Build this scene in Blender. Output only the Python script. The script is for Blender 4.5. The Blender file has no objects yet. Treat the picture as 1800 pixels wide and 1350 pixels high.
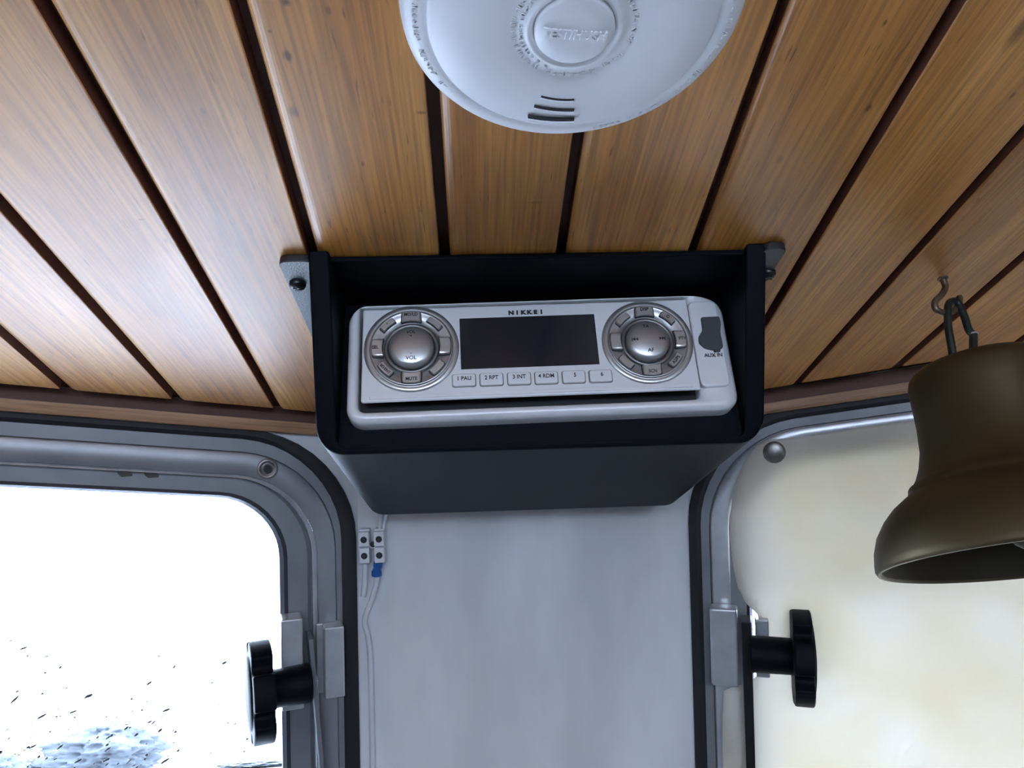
import bpy, bmesh, math, random
from mathutils import Vector as V, Matrix, noise
random.seed(7)
SC = bpy.context.scene
COL = SC.collection

# ------------------------------------------------------------------ camera
EYE = V((0, 0, 1.74))            # eye height in the wheelhouse
CEIL = 1.94                      # underside of the plank ceiling
FPX, CX, CY = 1351.0, 900.0, 675.0
def _camera_axes(vp, roll):
    d = V((vp[0] - CX, vp[1] - CY, FPX)).normalized()
    r = math.radians(roll)
    u0 = V((-math.sin(r), -math.cos(r), 0)); z = V((0, 0, 1))
    u = (u0 - z * (u0.dot(d) / z.dot(d))).normalized()
    return d.cross(u), d, u      # world X, Y, Z written in (right, down, forward)
AX = _camera_axes((850, 1250), 2.6)
RIGHT = V([a[0] for a in AX]); DOWN = V([a[1] for a in AX]); FWD = V([a[2] for a in AX])
cam_data = bpy.data.cameras.new('camera'); cam = bpy.data.objects.new('camera', cam_data)
COL.objects.link(cam)
cam_data.sensor_width = 36.0; cam_data.lens = 36.0 * FPX / 1800.0
cam_data.clip_start = 0.01; cam_data.clip_end = 500
m = Matrix.Identity(4)
for i in range(3):
    m[i][0] = RIGHT[i]; m[i][1] = -DOWN[i]; m[i][2] = -FWD[i]; m[i][3] = EYE[i]
cam.matrix_world = m
SC.camera = cam

# ------------------------------------------------------------------ sky and exposure
SKY = 20.0
w = bpy.data.worlds.new('overcast'); SC.world = w; w.use_nodes = True
bg = w.node_tree.nodes['Background']
bg.inputs[0].default_value = (0.64, 0.755, 1.0, 1); bg.inputs[1].default_value = SKY
SC.view_settings.view_transform = 'Standard'; SC.view_settings.look = 'None'
SC.view_settings.exposure = 0.0; SC.view_settings.gamma = 1.0
SC.view_settings.use_curve_mapping = False
SC.cycles.use_denoising = True
SC.cycles.max_bounces = 12; SC.cycles.diffuse_bounces = 8; SC.cycles.transparent_max_bounces = 16
SC.cycles.caustics_reflective = False; SC.cycles.caustics_refractive = False

# ------------------------------------------------------------------ geometry helpers
def ray(x, y): return (RIGHT * (x - CX) + DOWN * (y - CY) + FWD * FPX) / FPX
def on_z(x, y, z):
    r = ray(x, y); return EYE + r * ((z - EYE.z) / r.z)
def on_y(x, y, yy):
    r = ray(x, y); return EYE + r * (yy / r.y)
class Plane:
    """a real flat face in the cabin: origin, across, up, and normal towards the cabin"""
    def __init__(s, o, u, v, n): s.o, s.u, s.v, s.n = o, u.normalized(), v.normalized(), n.normalized()
    def hit(s, x, y, off=0.0):
        r = ray(x, y); o = s.o + s.n * off
        return EYE + r * ((o - EYE).dot(s.n) / r.dot(s.n))
    def uv(s, x, y, off=0.0):
        p = s.hit(x, y, off) - s.o; return (p.dot(s.u), p.dot(s.v))
    def mat(s, a=0, b=0, c=0):
        mm = Matrix.Identity(4); o = s.o + s.u * a + s.v * b + s.n * c
        for i in range(3): mm[i][0], mm[i][1], mm[i][2], mm[i][3] = s.u[i], s.v[i], s.n[i], o[i]
        return mm

MATS = {}
def put(name, bm, mat=None, parent=None, smooth=False, bevel=0, seg=2, angle=35):
    bmesh.ops.recalc_face_normals(bm, faces=bm.faces[:])
    me = bpy.data.meshes.new(name); bm.to_mesh(me); bm.free()
    o = bpy.data.objects.new(name, me); COL.objects.link(o)
    if mat: me.materials.append(MATS[mat])
    if parent is not None: o.parent = parent
    if smooth:
        for p in me.polygons: p.use_smooth = True
    if bevel:
        b = o.modifiers.new('bevel', 'BEVEL'); b.width = bevel; b.segments = seg
        b.limit_method = 'ANGLE'; b.angle_limit = math.radians(angle)
        b.harden_normals = False
        for p in me.polygons: p.use_smooth = True
        o.modifiers.new('wn', 'WEIGHTED_NORMAL')
    elif smooth == 'auto':
        me.set_sharp_from_angle(angle=math.radians(angle))
    return o
def empty(name, mat):
    o = bpy.data.objects.new(name, None); COL.objects.link(o); o.matrix_world = mat
    o.empty_display_size = 0.01
    return o
def tag(o, label=None, cat=None, group=None, kind=None):
    if label: o['label'] = label
    if cat: o['category'] = cat
    if group: o['group'] = group
    if kind: o['kind'] = kind
    return o
def B(): return bmesh.new()
def box(bm, x0, x1, y0, y1, z0, z1):
    vs = [bm.verts.new((x, y, z)) for z in (z0, z1) for y in (y0, y1) for x in (x0, x1)]
    for f in ((0, 2, 3, 1), (4, 5, 7, 6), (0, 1, 5, 4), (2, 6, 7, 3), (0, 4, 6, 2), (1, 3, 7, 5)):
        bm.faces.new([vs[i] for i in f])
    return bm
def skin_loops(bm, loops, closed_ring=True, cap0=False, cap1=False, wrap=False):
    R = [[bm.verts.new(p) for p in L] for L in loops]
    n = len(R[0]); idx = range(len(R) if wrap else len(R) - 1)
    for i in idx:
        a, b = R[i], R[(i + 1) % len(R)]
        for k in range(n if closed_ring else n - 1):
            q = (k + 1) % n
            try: bm.faces.new((a[k], a[q], b[q], b[k]))
            except ValueError: pass
    if cap0: bm.faces.new(R[0][::-1])
    if cap1: bm.faces.new(R[-1])
    return R
def prism(bm, pts, z0, z1):
    return skin_loops(bm, [[(p[0], p[1], z0) for p in pts], [(p[0], p[1], z1) for p in pts]], True, True, True)
def lathe(bm, prof, n=48, axis='z', c=(0, 0, 0), cap0=False, cap1=False):
    loops = []
    for r, h in prof:
        L = []
        for k in range(n):
            a = 2 * math.pi * k / n; x, y = r * math.cos(a), r * math.sin(a)
            p = {'z': (x, y, h), 'x': (h, x, y), 'y': (x, h, y)}[axis]
            L.append((p[0] + c[0], p[1] + c[1], p[2] + c[2]))
        loops.append(L)
    return skin_loops(bm, loops, True, cap0, cap1)
def tube(bm, pts, r, n=10):
    pts = [V(p) for p in pts]
    loops = []; up = None
    for i, p in enumerate(pts):
        t = (pts[min(i + 1, len(pts) - 1)] - pts[max(i - 1, 0)]).normalized()
        if up is None:
            up = V((0, 0, 1)) if abs(t.z) < 0.9 else V((1, 0, 0))
        up = (up - t * up.dot(t)).normalized(); s = t.cross(up)
        rr = r[i] if isinstance(r, (list, tuple)) else r
        loops.append([p + (up * math.cos(2 * math.pi * k / n) + s * math.sin(2 * math.pi * k / n)) * rr for k in range(n)])
    return skin_loops(bm, loops, True, True, True)
def smooth_path(pts, sub=6):
    pts = [V(p) for p in pts]; out = []
    for i in range(len(pts) - 1):
        p0, p1, p2, p3 = pts[max(i - 1, 0)], pts[i], pts[i + 1], pts[min(i + 2, len(pts) - 1)]
        for k in range(sub):
            t = k / sub
            out.append(0.5 * ((2 * p1) + (p2 - p0) * t + (2 * p0 - 5 * p1 + 4 * p2 - p3) * t * t + (3 * p1 - p0 - 3 * p2 + p3) * t ** 3))
    out.append(pts[-1]); return out
def rr(x0, x1, y0, y1, r, n=8):
    r = max(1e-5, min(r, (x1 - x0) / 2 - 1e-6, (y1 - y0) / 2 - 1e-6)); L = []
    for cx, cy, a0 in ((x1 - r, y1 - r, 0), (x0 + r, y1 - r, 90), (x0 + r, y0 + r, 180), (x1 - r, y0 + r, 270)):
        for k in range(n + 1):
            a = math.radians(a0 + 90 * k / n); L.append((cx + r * math.cos(a), cy + r * math.sin(a)))
    return L
def rounded_poly(pts, r, n=4):
    out = []; N = len(pts)
    for i in range(N):
        p, a, b = V(pts[i]), V(pts[i - 1]), V(pts[(i + 1) % N])
        da, db = (a - p), (b - p); q = min(r, da.length * .45, db.length * .45)
        s, e = p + da.normalized() * q, p + db.normalized() * q
        for k in range(n + 1):
            t = k / n; out.append(s * (1 - t) ** 2 + p * 2 * t * (1 - t) + e * t * t)
    return out
def text_mesh(name, body, size, mat, parent, mtx, align='CENTER', extrude=0.00008, bold=0.0, xs=1.0):
    cu = bpy.data.curves.new(name, 'FONT'); cu.body = body; cu.size = size
    cu.align_x = align; cu.align_y = 'CENTER'; cu.extrude = extrude; cu.offset = bold; cu.resolution_u = 3
    o = bpy.data.objects.new(name, cu); COL.objects.link(o)
    dg = bpy.context.evaluated_depsgraph_get()
    me = bpy.data.meshes.new_from_object(o.evaluated_get(dg))
    bpy.data.objects.remove(o); bpy.data.curves.remove(cu)
    me.name = name
    me.transform(mtx @ Matrix.Diagonal((xs, 1, 1, 1)))
    me.materials.clear(); me.materials.append(MATS[mat])
    ob = bpy.data.objects.new(name, me); COL.objects.link(ob); ob.parent = parent
    return ob
def arc_text(name, body, radius, a0, step, size, mat, parent, z, inward=True, extrude=.0003, bold=0.0):
    """letters set round a circle, joined into one part"""
    bm = B()
    for i, ch in enumerate(body):
        if ch == ' ': continue
        a = math.radians(a0 + i * step)
        rot = Matrix.Rotation(a + (math.pi / 2 if inward else -math.pi / 2), 4, 'Z')
        t = text_mesh('letter', ch, size, mat, None, Matrix.Translation((radius * math.cos(a), radius * math.sin(a), z)) @ rot, extrude=extrude, bold=bold)
        bm.from_mesh(t.data); me = t.data; bpy.data.objects.remove(t); bpy.data.meshes.remove(me)
    return put(name, bm, mat, parent)

# ------------------------------------------------------------------ materials
def mat(name, col, rough=0.5, metal=0.0, coat=0.0, spec=0.5, bump=0.0, bscale=200.0, vary=0.0, vscale=8.0, col2=None, stretch=(1, 1, 1), coat_rough=0.1):
    M = bpy.data.materials.new(name); M.use_nodes = True; MATS[name] = M
    nt = M.node_tree; b = nt.nodes['Principled BSDF']
    b.inputs['Base Color'].default_value = (*col, 1); b.inputs['Roughness'].default_value = rough
    b.inputs['Metallic'].default_value = metal; b.inputs['Coat Weight'].default_value = coat
    b.inputs['Coat Roughness'].default_value = coat_rough
    b.inputs['Specular IOR Level'].default_value = spec
    tc = mp = None
    if bump or vary:
        tc = nt.nodes.new('ShaderNodeTexCoord'); mp = nt.nodes.new('ShaderNodeMapping')
        mp.inputs['Scale'].default_value = stretch
        nt.links.new(tc.outputs['Object'], mp.inputs[0])
    if vary:
        n = nt.nodes.new('ShaderNodeTexNoise'); n.inputs['Scale'].default_value = vscale; n.inputs['Detail'].default_value = 6
        r = nt.nodes.new('ShaderNodeMapRange'); r.inputs[1].default_value = .35; r.inputs[2].default_value = .65
        mx = nt.nodes.new('ShaderNodeMix'); mx.data_type = 'RGBA'
        c2 = col2 or tuple(c * (1 - vary) for c in col)
        mx.inputs[6].default_value = (*col, 1); mx.inputs[7].default_value = (*c2, 1)
        nt.links.new(mp.outputs[0], n.inputs['Vector']); nt.links.new(n.outputs[0], r.inputs[0])
        nt.links.new(r.outputs[0], mx.inputs[0]); nt.links.new(mx.outputs[2], b.inputs['Base Color'])
    if bump:
        n = nt.nodes.new('ShaderNodeTexNoise'); n.inputs['Scale'].default_value = bscale; n.inputs['Detail'].default_value = 3
        bp = nt.nodes.new('ShaderNodeBump'); bp.inputs['Strength'].default_value = bump; bp.inputs['Distance'].default_value = .0005
        nt.links.new(mp.outputs[0], n.inputs['Vector']); nt.links.new(n.outputs[0], bp.inputs['Height'])
        nt.links.new(bp.outputs[0], b.inputs['Normal'])
    return M

def wood(name, light, mid, dark, along='y', rough=0.40, coat=0.30, knots=True, scale=1.0, spots=()):
    M = bpy.data.materials.new(name); M.use_nodes = True; MATS[name] = M
    nt = M.node_tree; N = nt.nodes; L = nt.links; b = N['Principled BSDF']
    tc = N.new('ShaderNodeTexCoord'); oi = N.new('ShaderNodeObjectInfo')
    off = N.new('ShaderNodeVectorMath'); off.operation = 'SCALE'; off.inputs[0].default_value = (3.1, 5.7, 2.3)
    L.new(oi.outputs['Random'], off.inputs['Scale'])
    add = N.new('ShaderNodeVectorMath'); add.operation = 'ADD'
    L.new(tc.outputs['Object'], add.inputs[0]); L.new(off.outputs[0], add.inputs[1])
    def mapped(sx, sy, sz):
        mp = N.new('ShaderNodeMapping'); mp.inputs['Scale'].default_value = (sx, sy, sz) if along == 'y' else (sy, sx, sz)
        L.new(add.outputs[0], mp.inputs[0]); return mp
    def ramp(src, stops):
        r = N.new('ShaderNodeValToRGB'); e = r.color_ramp.elements
        while len(e) < len(stops): e.new(0.5)
        for k, (p, c) in enumerate(stops): e[k].position = p; e[k].color = c
        L.new(src, r.inputs[0]); return r
    def noise_(mp, sc, det=4, dist=0.0):
        n = N.new('ShaderNodeTexNoise'); n.inputs['Scale'].default_value = sc; n.inputs['Detail'].default_value = det
        n.inputs['Distortion'].default_value = dist; L.new(mp.outputs[0], n.inputs['Vector']); return n
    def mixc(fac, a, bb, mode='MIX'):
        mx = N.new('ShaderNodeMix'); mx.data_type = 'RGBA'; mx.blend_type = mode
        if isinstance(fac, float): mx.inputs[0].default_value = fac
        else: L.new(fac, mx.inputs[0])
        for k, s in ((6, a), (7, bb)):
            if isinstance(s, tuple): mx.inputs[k].default_value = (*s, 1)
            else: L.new(s, mx.inputs[k])
        return mx.outputs[2]
    # broad bands along the plank, finer grain lines, tiny dark pores
    broad = noise_(mapped(34 * scale, 2.2 * scale, 30 * scale), 1.0, 5, .6)
    r1 = ramp(broad.outputs[0], [(.30, (*light, 1)), (.52, (*mid, 1)), (.72, (*dark, 1))])
    fine = noise_(mapped(620 * scale, 16 * scale, 300 * scale), 1.0, 4)
    r2 = ramp(fine.outputs[0], [(.34, (.56, .52, .50, 1)), (.62, (1.08, 1.08, 1.08, 1))])
    c = mixc(.75, r1.outputs[0], r2.outputs[0], 'MULTIPLY')
    pores = noise_(mapped(900 * scale, 70 * scale, 600), 1.0, 2)
    r3 = ramp(pores.outputs[0], [(.25, (.35, .3, .28, 1)), (.34, (1, 1, 1, 1))])
    c = mixc(.75, c, r3.outputs[0], 'MULTIPLY')
    # worn pale patches in the varnish
    worn = noise_(mapped(14, 9, 14), 1.0, 6, .3)
    r4 = ramp(worn.outputs[0], [(.50, (0, 0, 0, 1)), (.74, (1, 1, 1, 1))])
    wv = N.new('ShaderNodeMath'); wv.operation = 'MULTIPLY'; wv.inputs[1].default_value = .35; L.new(r4.outputs[0], wv.inputs[0])
    c = mixc(wv.outputs[0], c, tuple(x * 1.15 for x in light))
    if knots:
        vo = N.new('ShaderNodeTexVoronoi'); vo.inputs['Scale'].default_value = 1.0
        mk = mapped(26, 9, 12); L.new(mk.outputs[0], vo.inputs['Vector'])
        r5 = ramp(vo.outputs['Distance'], [(.035, (1, 1, 1, 1)), (.10, (0, 0, 0, 1))])
        gate = N.new('ShaderNodeMath'); gate.operation = 'GREATER_THAN'; gate.inputs[1].default_value = .90
        sep = N.new('ShaderNodeSeparateColor'); L.new(vo.outputs['Color'], sep.inputs[0]); L.new(sep.outputs[0], gate.inputs[0])
        g2 = N.new('ShaderNodeMath'); g2.operation = 'MULTIPLY'; L.new(gate.outputs[0], g2.inputs[0]); L.new(r5.outputs[0], g2.inputs[1])
        g3 = N.new('ShaderNodeMath'); g3.operation = 'MULTIPLY'; g3.inputs[1].default_value = .7; L.new(g2.outputs[0], g3.inputs[0])
        c = mixc(g3.outputs[0], c, tuple(x * .28 for x in dark))
    for kx_, ky_, rx_, ry_, st_ in spots:            # knots and stains at their own places on the boards
        sb = N.new('ShaderNodeVectorMath'); sb.operation = 'SUBTRACT'; L.new(tc.outputs['Object'], sb.inputs[0]); sb.inputs[1].default_value = (kx_, ky_, CEIL)
        ml = N.new('ShaderNodeVectorMath'); ml.operation = 'MULTIPLY'; L.new(sb.outputs[0], ml.inputs[0]); ml.inputs[1].default_value = (1 / rx_, 1 / ry_, 0)
        wob = N.new('ShaderNodeVectorMath'); wob.operation = 'LENGTH'; L.new(ml.outputs[0], wob.inputs[0])
        wn = N.new('ShaderNodeMath'); wn.operation = 'ADD'; L.new(wob.outputs['Value'], wn.inputs[0]); L.new(fine.outputs[0], wn.inputs[1])
        mr = N.new('ShaderNodeMapRange'); mr.interpolation_type = 'SMOOTHSTEP'; mr.inputs[1].default_value = .75; mr.inputs[2].default_value = 1.6; mr.inputs[3].default_value = st_; mr.inputs[4].default_value = 0
        L.new(wn.outputs[0], mr.inputs[0]); c = mixc(mr.outputs[0], c, tuple(x * .16 for x in dark))
    # each plank a little lighter or darker than the next
    pr = N.new('ShaderNodeMapRange'); pr.inputs[3].default_value = .86; pr.inputs[4].default_value = 1.1
    L.new(oi.outputs['Random'], pr.inputs[0])
    hs = N.new('ShaderNodeHueSaturation'); L.new(pr.outputs[0], hs.inputs['Value']); L.new(c, hs.inputs['Color'])
    L.new(hs.outputs[0], b.inputs['Base Color'])
    rr_ = N.new('ShaderNodeMapRange'); rr_.inputs[3].default_value = rough - .08; rr_.inputs[4].default_value = rough + .16
    L.new(worn.outputs[0], rr_.inputs[0]); L.new(rr_.outputs[0], b.inputs['Roughness'])
    b.inputs['Coat Weight'].default_value = coat; b.inputs['Coat Roughness'].default_value = .3; b.inputs['Specular IOR Level'].default_value = .36
    bp = N.new('ShaderNodeBump'); bp.inputs['Strength'].default_value = .35; bp.inputs['Distance'].default_value = .00006
    bl = N.new('ShaderNodeMath'); bl.operation = 'ADD'; L.new(fine.outputs[0], bl.inputs[0]); L.new(pores.outputs[0], bl.inputs[1])
    L.new(bl.outputs[0], bp.inputs['Height']); L.new(bp.outputs[0], b.inputs['Normal'])
    return M

wood('varnished_pine', (.78, .385, .105), (.62, .27, .055), (.42, .155, .028),
     spots=[(*on_z(x, y, CEIL).xy, rx, ry, st) for x, y, rx, ry, st in ((506, 98, .0020, .0036, .85), (516, 196, .0022, .0042, .55), (503, 4, .0016, .0022, .9), (474, 55, .0008, .001, .6), (578, 18, .0012, .002, .5), (638, 288, .0010, .002, .6), (1528, 190, .0012, .0026, .7), (1556, 40, .0010, .0022, .7), (1371, 280, .002, .003, .35), (740, 198, .0022, .0012, .6), (940, 356, .004, .0012, .35), (248, 386, .0014, .0006, .6), (357, 195, .0012, .0022, .35), (1780, 168, .001, .002, .6))])
wood('trim_pine', (.50, .30, .17), (.42, .23, .12), (.27, .13, .06), along='x', knots=False)
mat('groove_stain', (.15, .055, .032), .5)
mat('dark_backing', (.11, .042, .026), .6)
mat('white_panel', (.79, .80, .81), .42, vary=.2, vscale=16, bump=.3, bscale=90, stretch=(1, .3, 1))
mat('cabin_white', (.30, .30, .30), .5, vary=.08)
mat('cabin_floor', (.15, .14, .13), .45, vary=.3, vscale=4)
mat('bounce_deck_white', (.80, .81, .82), .5, vary=.06)
mat('ground', (.66, .68, .69), .6, vary=.15, vscale=.3)
mat('aluminium', (.27, .275, .29), .45, metal=.45, vary=.14, vscale=30, bump=.05, bscale=400)
mat('aluminium_sash', (.33, .335, .35), .42, metal=.45, vary=.16, vscale=24, bump=.05, bscale=400)
mat('bright_aluminium', (.66, .67, .69), .34, metal=.6, vary=.15, vscale=60)
mat('black_rubber', (.008, .008, .010), .55)
mat('stain', (.06, .055, .05), .7)
mat('grey_rubber', (.045, .05, .065), .5)
mat('satin_black', (.006, .008, .013), .42, bump=.5, bscale=1500, spec=.75)
mat('black_plastic', (.0030, .0038, .0068), .50, bump=.3, bscale=2400, spec=.09)
mat('screw_black', (.012, .012, .013), .3)
mat('silver_plastic', (.84, .845, .86), .40, metal=.10, coat=.15, vary=.04, vscale=20)
mat('silver_frame', (.82, .825, .84), .36, metal=.1, coat=.3)
mat('dial_silver', (.52, .52, .51), .30, metal=.75, vary=.1, vscale=60)
mat('dial_button', (.56, .55, .53), .28, metal=.7)
mat('dial_dark', (.20, .195, .185), .35, metal=.7)
mat('recess_black', (.006, .006, .008), .5)
mat('display_black', (.010, .014, .022), .22, coat=.6, coat_rough=.12)
mat('print_black', (.012, .012, .014), .5)
mat('plug_grey', (.055, .06, .068), .6, bump=.3, bscale=900)
mat('alarm_white', (.84, .845, .86), .40, bump=.06, bscale=900)
mat('slot_dark', (.05, .05, .055), .7)
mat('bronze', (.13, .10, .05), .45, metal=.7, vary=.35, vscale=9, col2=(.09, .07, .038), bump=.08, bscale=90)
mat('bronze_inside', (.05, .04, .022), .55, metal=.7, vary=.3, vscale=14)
mat('dark_iron', (.022, .025, .024), .45, metal=.5, vary=.4, vscale=120, col2=(.03, .045, .038))
mat('hook_brass', (.24, .18, .13), .42, metal=.8, vary=.35, vscale=150)
mat('solder', (.6, .62, .64), .35, metal=.8)
mat('terminal_white', (.70, .71, .72), .45)
mat('wire_white', (.66, .67, .70), .42)
mat('blue_sleeve', (.012, .10, .36), .4)
mat('stud_metal', (.34, .31, .29), .38, metal=.8, vary=.3, vscale=300)
mat('foliage', (.070, .080, .092), .8, vary=.2, vscale=2)
mat('bark', (.05, .05, .05), .8)
mat('pole_grey', (.62, .64, .66), .5)

def glass_mat():
    M = bpy.data.materials.new('window_glass'); M.use_nodes = True; MATS['window_glass'] = M
    nt = M.node_tree; nt.nodes.remove(nt.nodes['Principled BSDF']); out = nt.nodes['Material Output']
    t = nt.nodes.new('ShaderNodeBsdfTransparent'); t.inputs[0].default_value = (.94, .96, .96, 1)
    g = nt.nodes.new('ShaderNodeBsdfGlossy'); g.inputs['Roughness'].default_value = .03
    lw = nt.nodes.new('ShaderNodeLayerWeight'); lw.inputs[0].default_value = .5
    pw = nt.nodes.new('ShaderNodeMath'); pw.operation = 'POWER'; pw.inputs[1].default_value = 5.0
    f = nt.nodes.new('ShaderNodeMath'); f.operation = 'MULTIPLY_ADD'; f.inputs[1].default_value = .95; f.inputs[2].default_value = .04
    nt.links.new(lw.outputs['Facing'], pw.inputs[0]); nt.links.new(pw.outputs[0], f.inputs[0])
    mx = nt.nodes.new('ShaderNodeMixShader')
    nt.links.new(f.outputs[0], mx.inputs[0]); nt.links.new(t.outputs[0], mx.inputs[1]); nt.links.new(g.outputs[0], mx.inputs[2])
    nt.links.new(mx.outputs[0], out.inputs[0])
    M = bpy.data.materials.new('water_drop'); M.use_nodes = True; MATS['water_drop'] = M     # rain bead: grey tint stands in for the dark shore it would refract
    nt = M.node_tree; b = nt.nodes['Principled BSDF']; out = nt.nodes['Material Output']
    b.inputs['Base Color'].default_value = (.16, .17, .19, 1); b.inputs['Roughness'].default_value = .1
    t = nt.nodes.new('ShaderNodeBsdfTransparent'); t.inputs[0].default_value = (.05, .052, .057, 1)
    ad = nt.nodes.new('ShaderNodeMixShader'); ad.inputs[0].default_value = .55
    nt.links.new(t.outputs[0], ad.inputs[1]); nt.links.new(b.outputs[0], ad.inputs[2]); nt.links.new(ad.outputs[0], out.inputs[0])
glass_mat()
def cloth_mat():
    M = bpy.data.materials.new('cream_vinyl'); M.use_nodes = True; MATS['cream_vinyl'] = M
    nt = M.node_tree; N = nt.nodes; L = nt.links; b = N['Principled BSDF']; out = N['Material Output']
    tc = N.new('ShaderNodeTexCoord'); mp = N.new('ShaderNodeMapping'); mp.inputs['Rotation'].default_value = (0, 0, math.radians(35))
    L.new(tc.outputs['Object'], mp.inputs[0])
    wv = N.new('ShaderNodeTexWave'); wv.inputs['Scale'].default_value = 330; wv.wave_type = 'BANDS'; L.new(mp.outputs[0], wv.inputs['Vector'])
    ns = N.new('ShaderNodeTexNoise'); ns.inputs['Scale'].default_value = 14; ns.inputs['Detail'].default_value = 5; L.new(tc.outputs['Object'], ns.inputs['Vector'])
    rp = N.new('ShaderNodeValToRGB'); rp.color_ramp.elements[0].position = .35; rp.color_ramp.elements[1].position = .68
    rp.color_ramp.elements[0].color = (.86, .82, .74, 1); rp.color_ramp.elements[1].color = (.82, .76, .62, 1)
    L.new(ns.outputs[0], rp.inputs[0])
    mx = N.new('ShaderNodeMix'); mx.data_type = 'RGBA'; mx.blend_type = 'MULTIPLY'; mx.inputs[0].default_value = .08
    L.new(rp.outputs[0], mx.inputs[6]); L.new(wv.outputs[0], mx.inputs[7])
    L.new(mx.outputs[2], b.inputs['Base Color']); b.inputs['Roughness'].default_value = .55
    bp = N.new('ShaderNodeBump'); bp.inputs['Strength'].default_value = .12; bp.inputs['Distance'].default_value = .0004
    L.new(wv.outputs[0], bp.inputs['Height']); L.new(bp.outputs[0], b.inputs['Normal'])
    t = N.new('ShaderNodeBsdfTranslucent'); L.new(mx.outputs[2], t.inputs[0])
    ms = N.new('ShaderNodeMixShader'); ms.inputs[0].default_value = .30
    L.new(b.outputs[0], ms.inputs[1]); L.new(t.outputs[0], ms.inputs[2]); L.new(ms.outputs[0], out.inputs[0])
cloth_mat()

# ================================================================== STRUCTURE
# --- planes of the raked three-sided wheelhouse front
rake = math.radians(23)
c0 = on_z(630, 748, CEIL); c1 = on_z(1240, 726, CEIL)
cu_ = (c1 - c0); cu_.z = 0; cu_.normalize()
cn = V((cu_.y, -cu_.x, 0)); cn = (cn * math.cos(rake) - V((0, 0, 1)) * math.sin(rake)).normalized()
PC = Plane(c0, cu_, cn.cross(cu_), cn)                     # centre panel
if PC.v.z < 0: PC.v = -PC.v
def facet(k1, k2, ceil_px):
    a, b = PC.hit(*k1), PC.hit(*k2); j = on_z(*ceil_px, CEIL)
    n = (b - a).cross(j - a).normalized()
    if n.dot(EYE - a) < 0: n = -n
    u = n.cross(V((0, 0, 1))).normalized()
    if u.x < 0: u = -u
    v = u.cross(n).normalized()
    if v.z < 0: v = -v
    t = (CEIL - a.z) / (b.z - a.z); o = a + (b - a) * t
    return Plane(o, u, v, n)
PL = facet((628, 800), (632, 1345), (0, 696))              # left window side; origin at the ceiling corner
PR = facet((1209, 860), (1228, 1345), (1600, 668))         # right window side

# --- ceiling: dark backing board with a plank for every board seen
FRONT_L = (on_z(0, 675, CEIL), on_z(545, 723, CEIL)); FRONT_R = (on_z(1360, 681, CEIL), on_z(1600, 642, CEIL))
FRONT_C = (on_z(630, 736, CEIL), on_z(1240, 708, CEIL))
def line_y(seg, x):
    a, b = seg; return a.y + (b.y - a.y) * (x - a.x) / (b.x - a.x)
def front_y(x): return min(line_y(FRONT_L, x), line_y(FRONT_R, x), line_y(FRONT_C, x))
XL, XR, YB = -.84, .90, -1.45
bm = B(); box(bm, XL - .02, XR + .02, YB, .70, CEIL + .0085, CEIL + .03)
ceiling = put('ceiling', bm, 'dark_backing'); tag(ceiling, kind='structure')
lines = [((-10, 590), (96, 685)), ((18, 400), (292, 696)), ((42, 0), (470, 710)), ((388, 0), (530, 447)), ((742, 200), (765, 440)),
         ((995, 252), (970, 440)), ((1357, 0), (1207, 430)), ((1667, 0), (1403, 450)), ((1797, 217), (1387, 680)), ((1800, 440), (1563, 650)), ((1797, 590), (1767, 612))]
gro = []
for k, (a, b) in enumerate(lines):
    p, q = on_z(*a, CEIL), on_z(*b, CEIL)
    s = (q.x - p.x) / (q.y - p.y) if k not in (0, 10) else (-.06 if k == 0 else .034)
    gro.append((p.x - s * p.y, s))
# the seam sits at the middle of the groove
GW = .0098
gro = [(x + .0044, s) for x, s in gro]
while gro[0][0] > XL: gro.insert(0, (gro[0][0] - .0622, gro[0][1]))
while gro[-1][0] < XR: gro.append((gro[-1][0] + .0625, gro[-1][1]))
FLIP = max(k for k in range(len(gro)) if gro[k][0] < .125)
for i in range(len(gro) - 1):
    (xa, sa), (xb, sb) = gro[i], gro[i + 1]
    bm = B()
    gp = .0021
    wl_, wr_ = (.0042, .0007) if i < FLIP else ((.0038, .0032) if i == FLIP else (.0010, .0034))   # eased edge of the board
    def sec(y, x0, x1):
        x0 += gp; x1 -= gp; z = CEIL
        L = [(x0, y, z + .0085)]
        for k in range(8):
            a = math.radians(90 * k / 7); L.append((x0 + wl_ * (1 - math.cos(a)), y, z + wl_ * .8 * (1 - math.sin(a))))
        for k in range(8):
            a = math.radians(90 - 90 * k / 7); L.append((x1 - wr_ * (1 - math.cos(a)), y, z + wr_ * .8 * (1 - math.sin(a))))
        return L + [(x1, y, z + .0085)]
    ya = front_y(xa - .05 + sa * .5) if 0 else front_y(xa + sa * .5); yb = front_y(xb + sb * .5)
    if ya < .1 or yb < .1: ya = yb = max(.1, min(ya, yb))
    loops = []
    for t in (0, 1, 2):
        S = sec(0, xa, xb)
        L = []
        for (x, _, z) in S:
            f = (x - xa) / (xb - xa); yf = ya + (yb - ya) * f
            y = (YB, .05, yf)[t]
            L.append((x + (sa * (1 - f) + sb * f) * max(y, .05), y, z))
        loops.append(L)
    skin_loops(bm, loops, True, True, True)
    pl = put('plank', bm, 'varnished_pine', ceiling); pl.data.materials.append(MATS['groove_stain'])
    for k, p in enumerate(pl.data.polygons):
        if abs(p.normal.x) > .97 or abs(p.normal.y) > .9: p.material_index = 1


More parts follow.
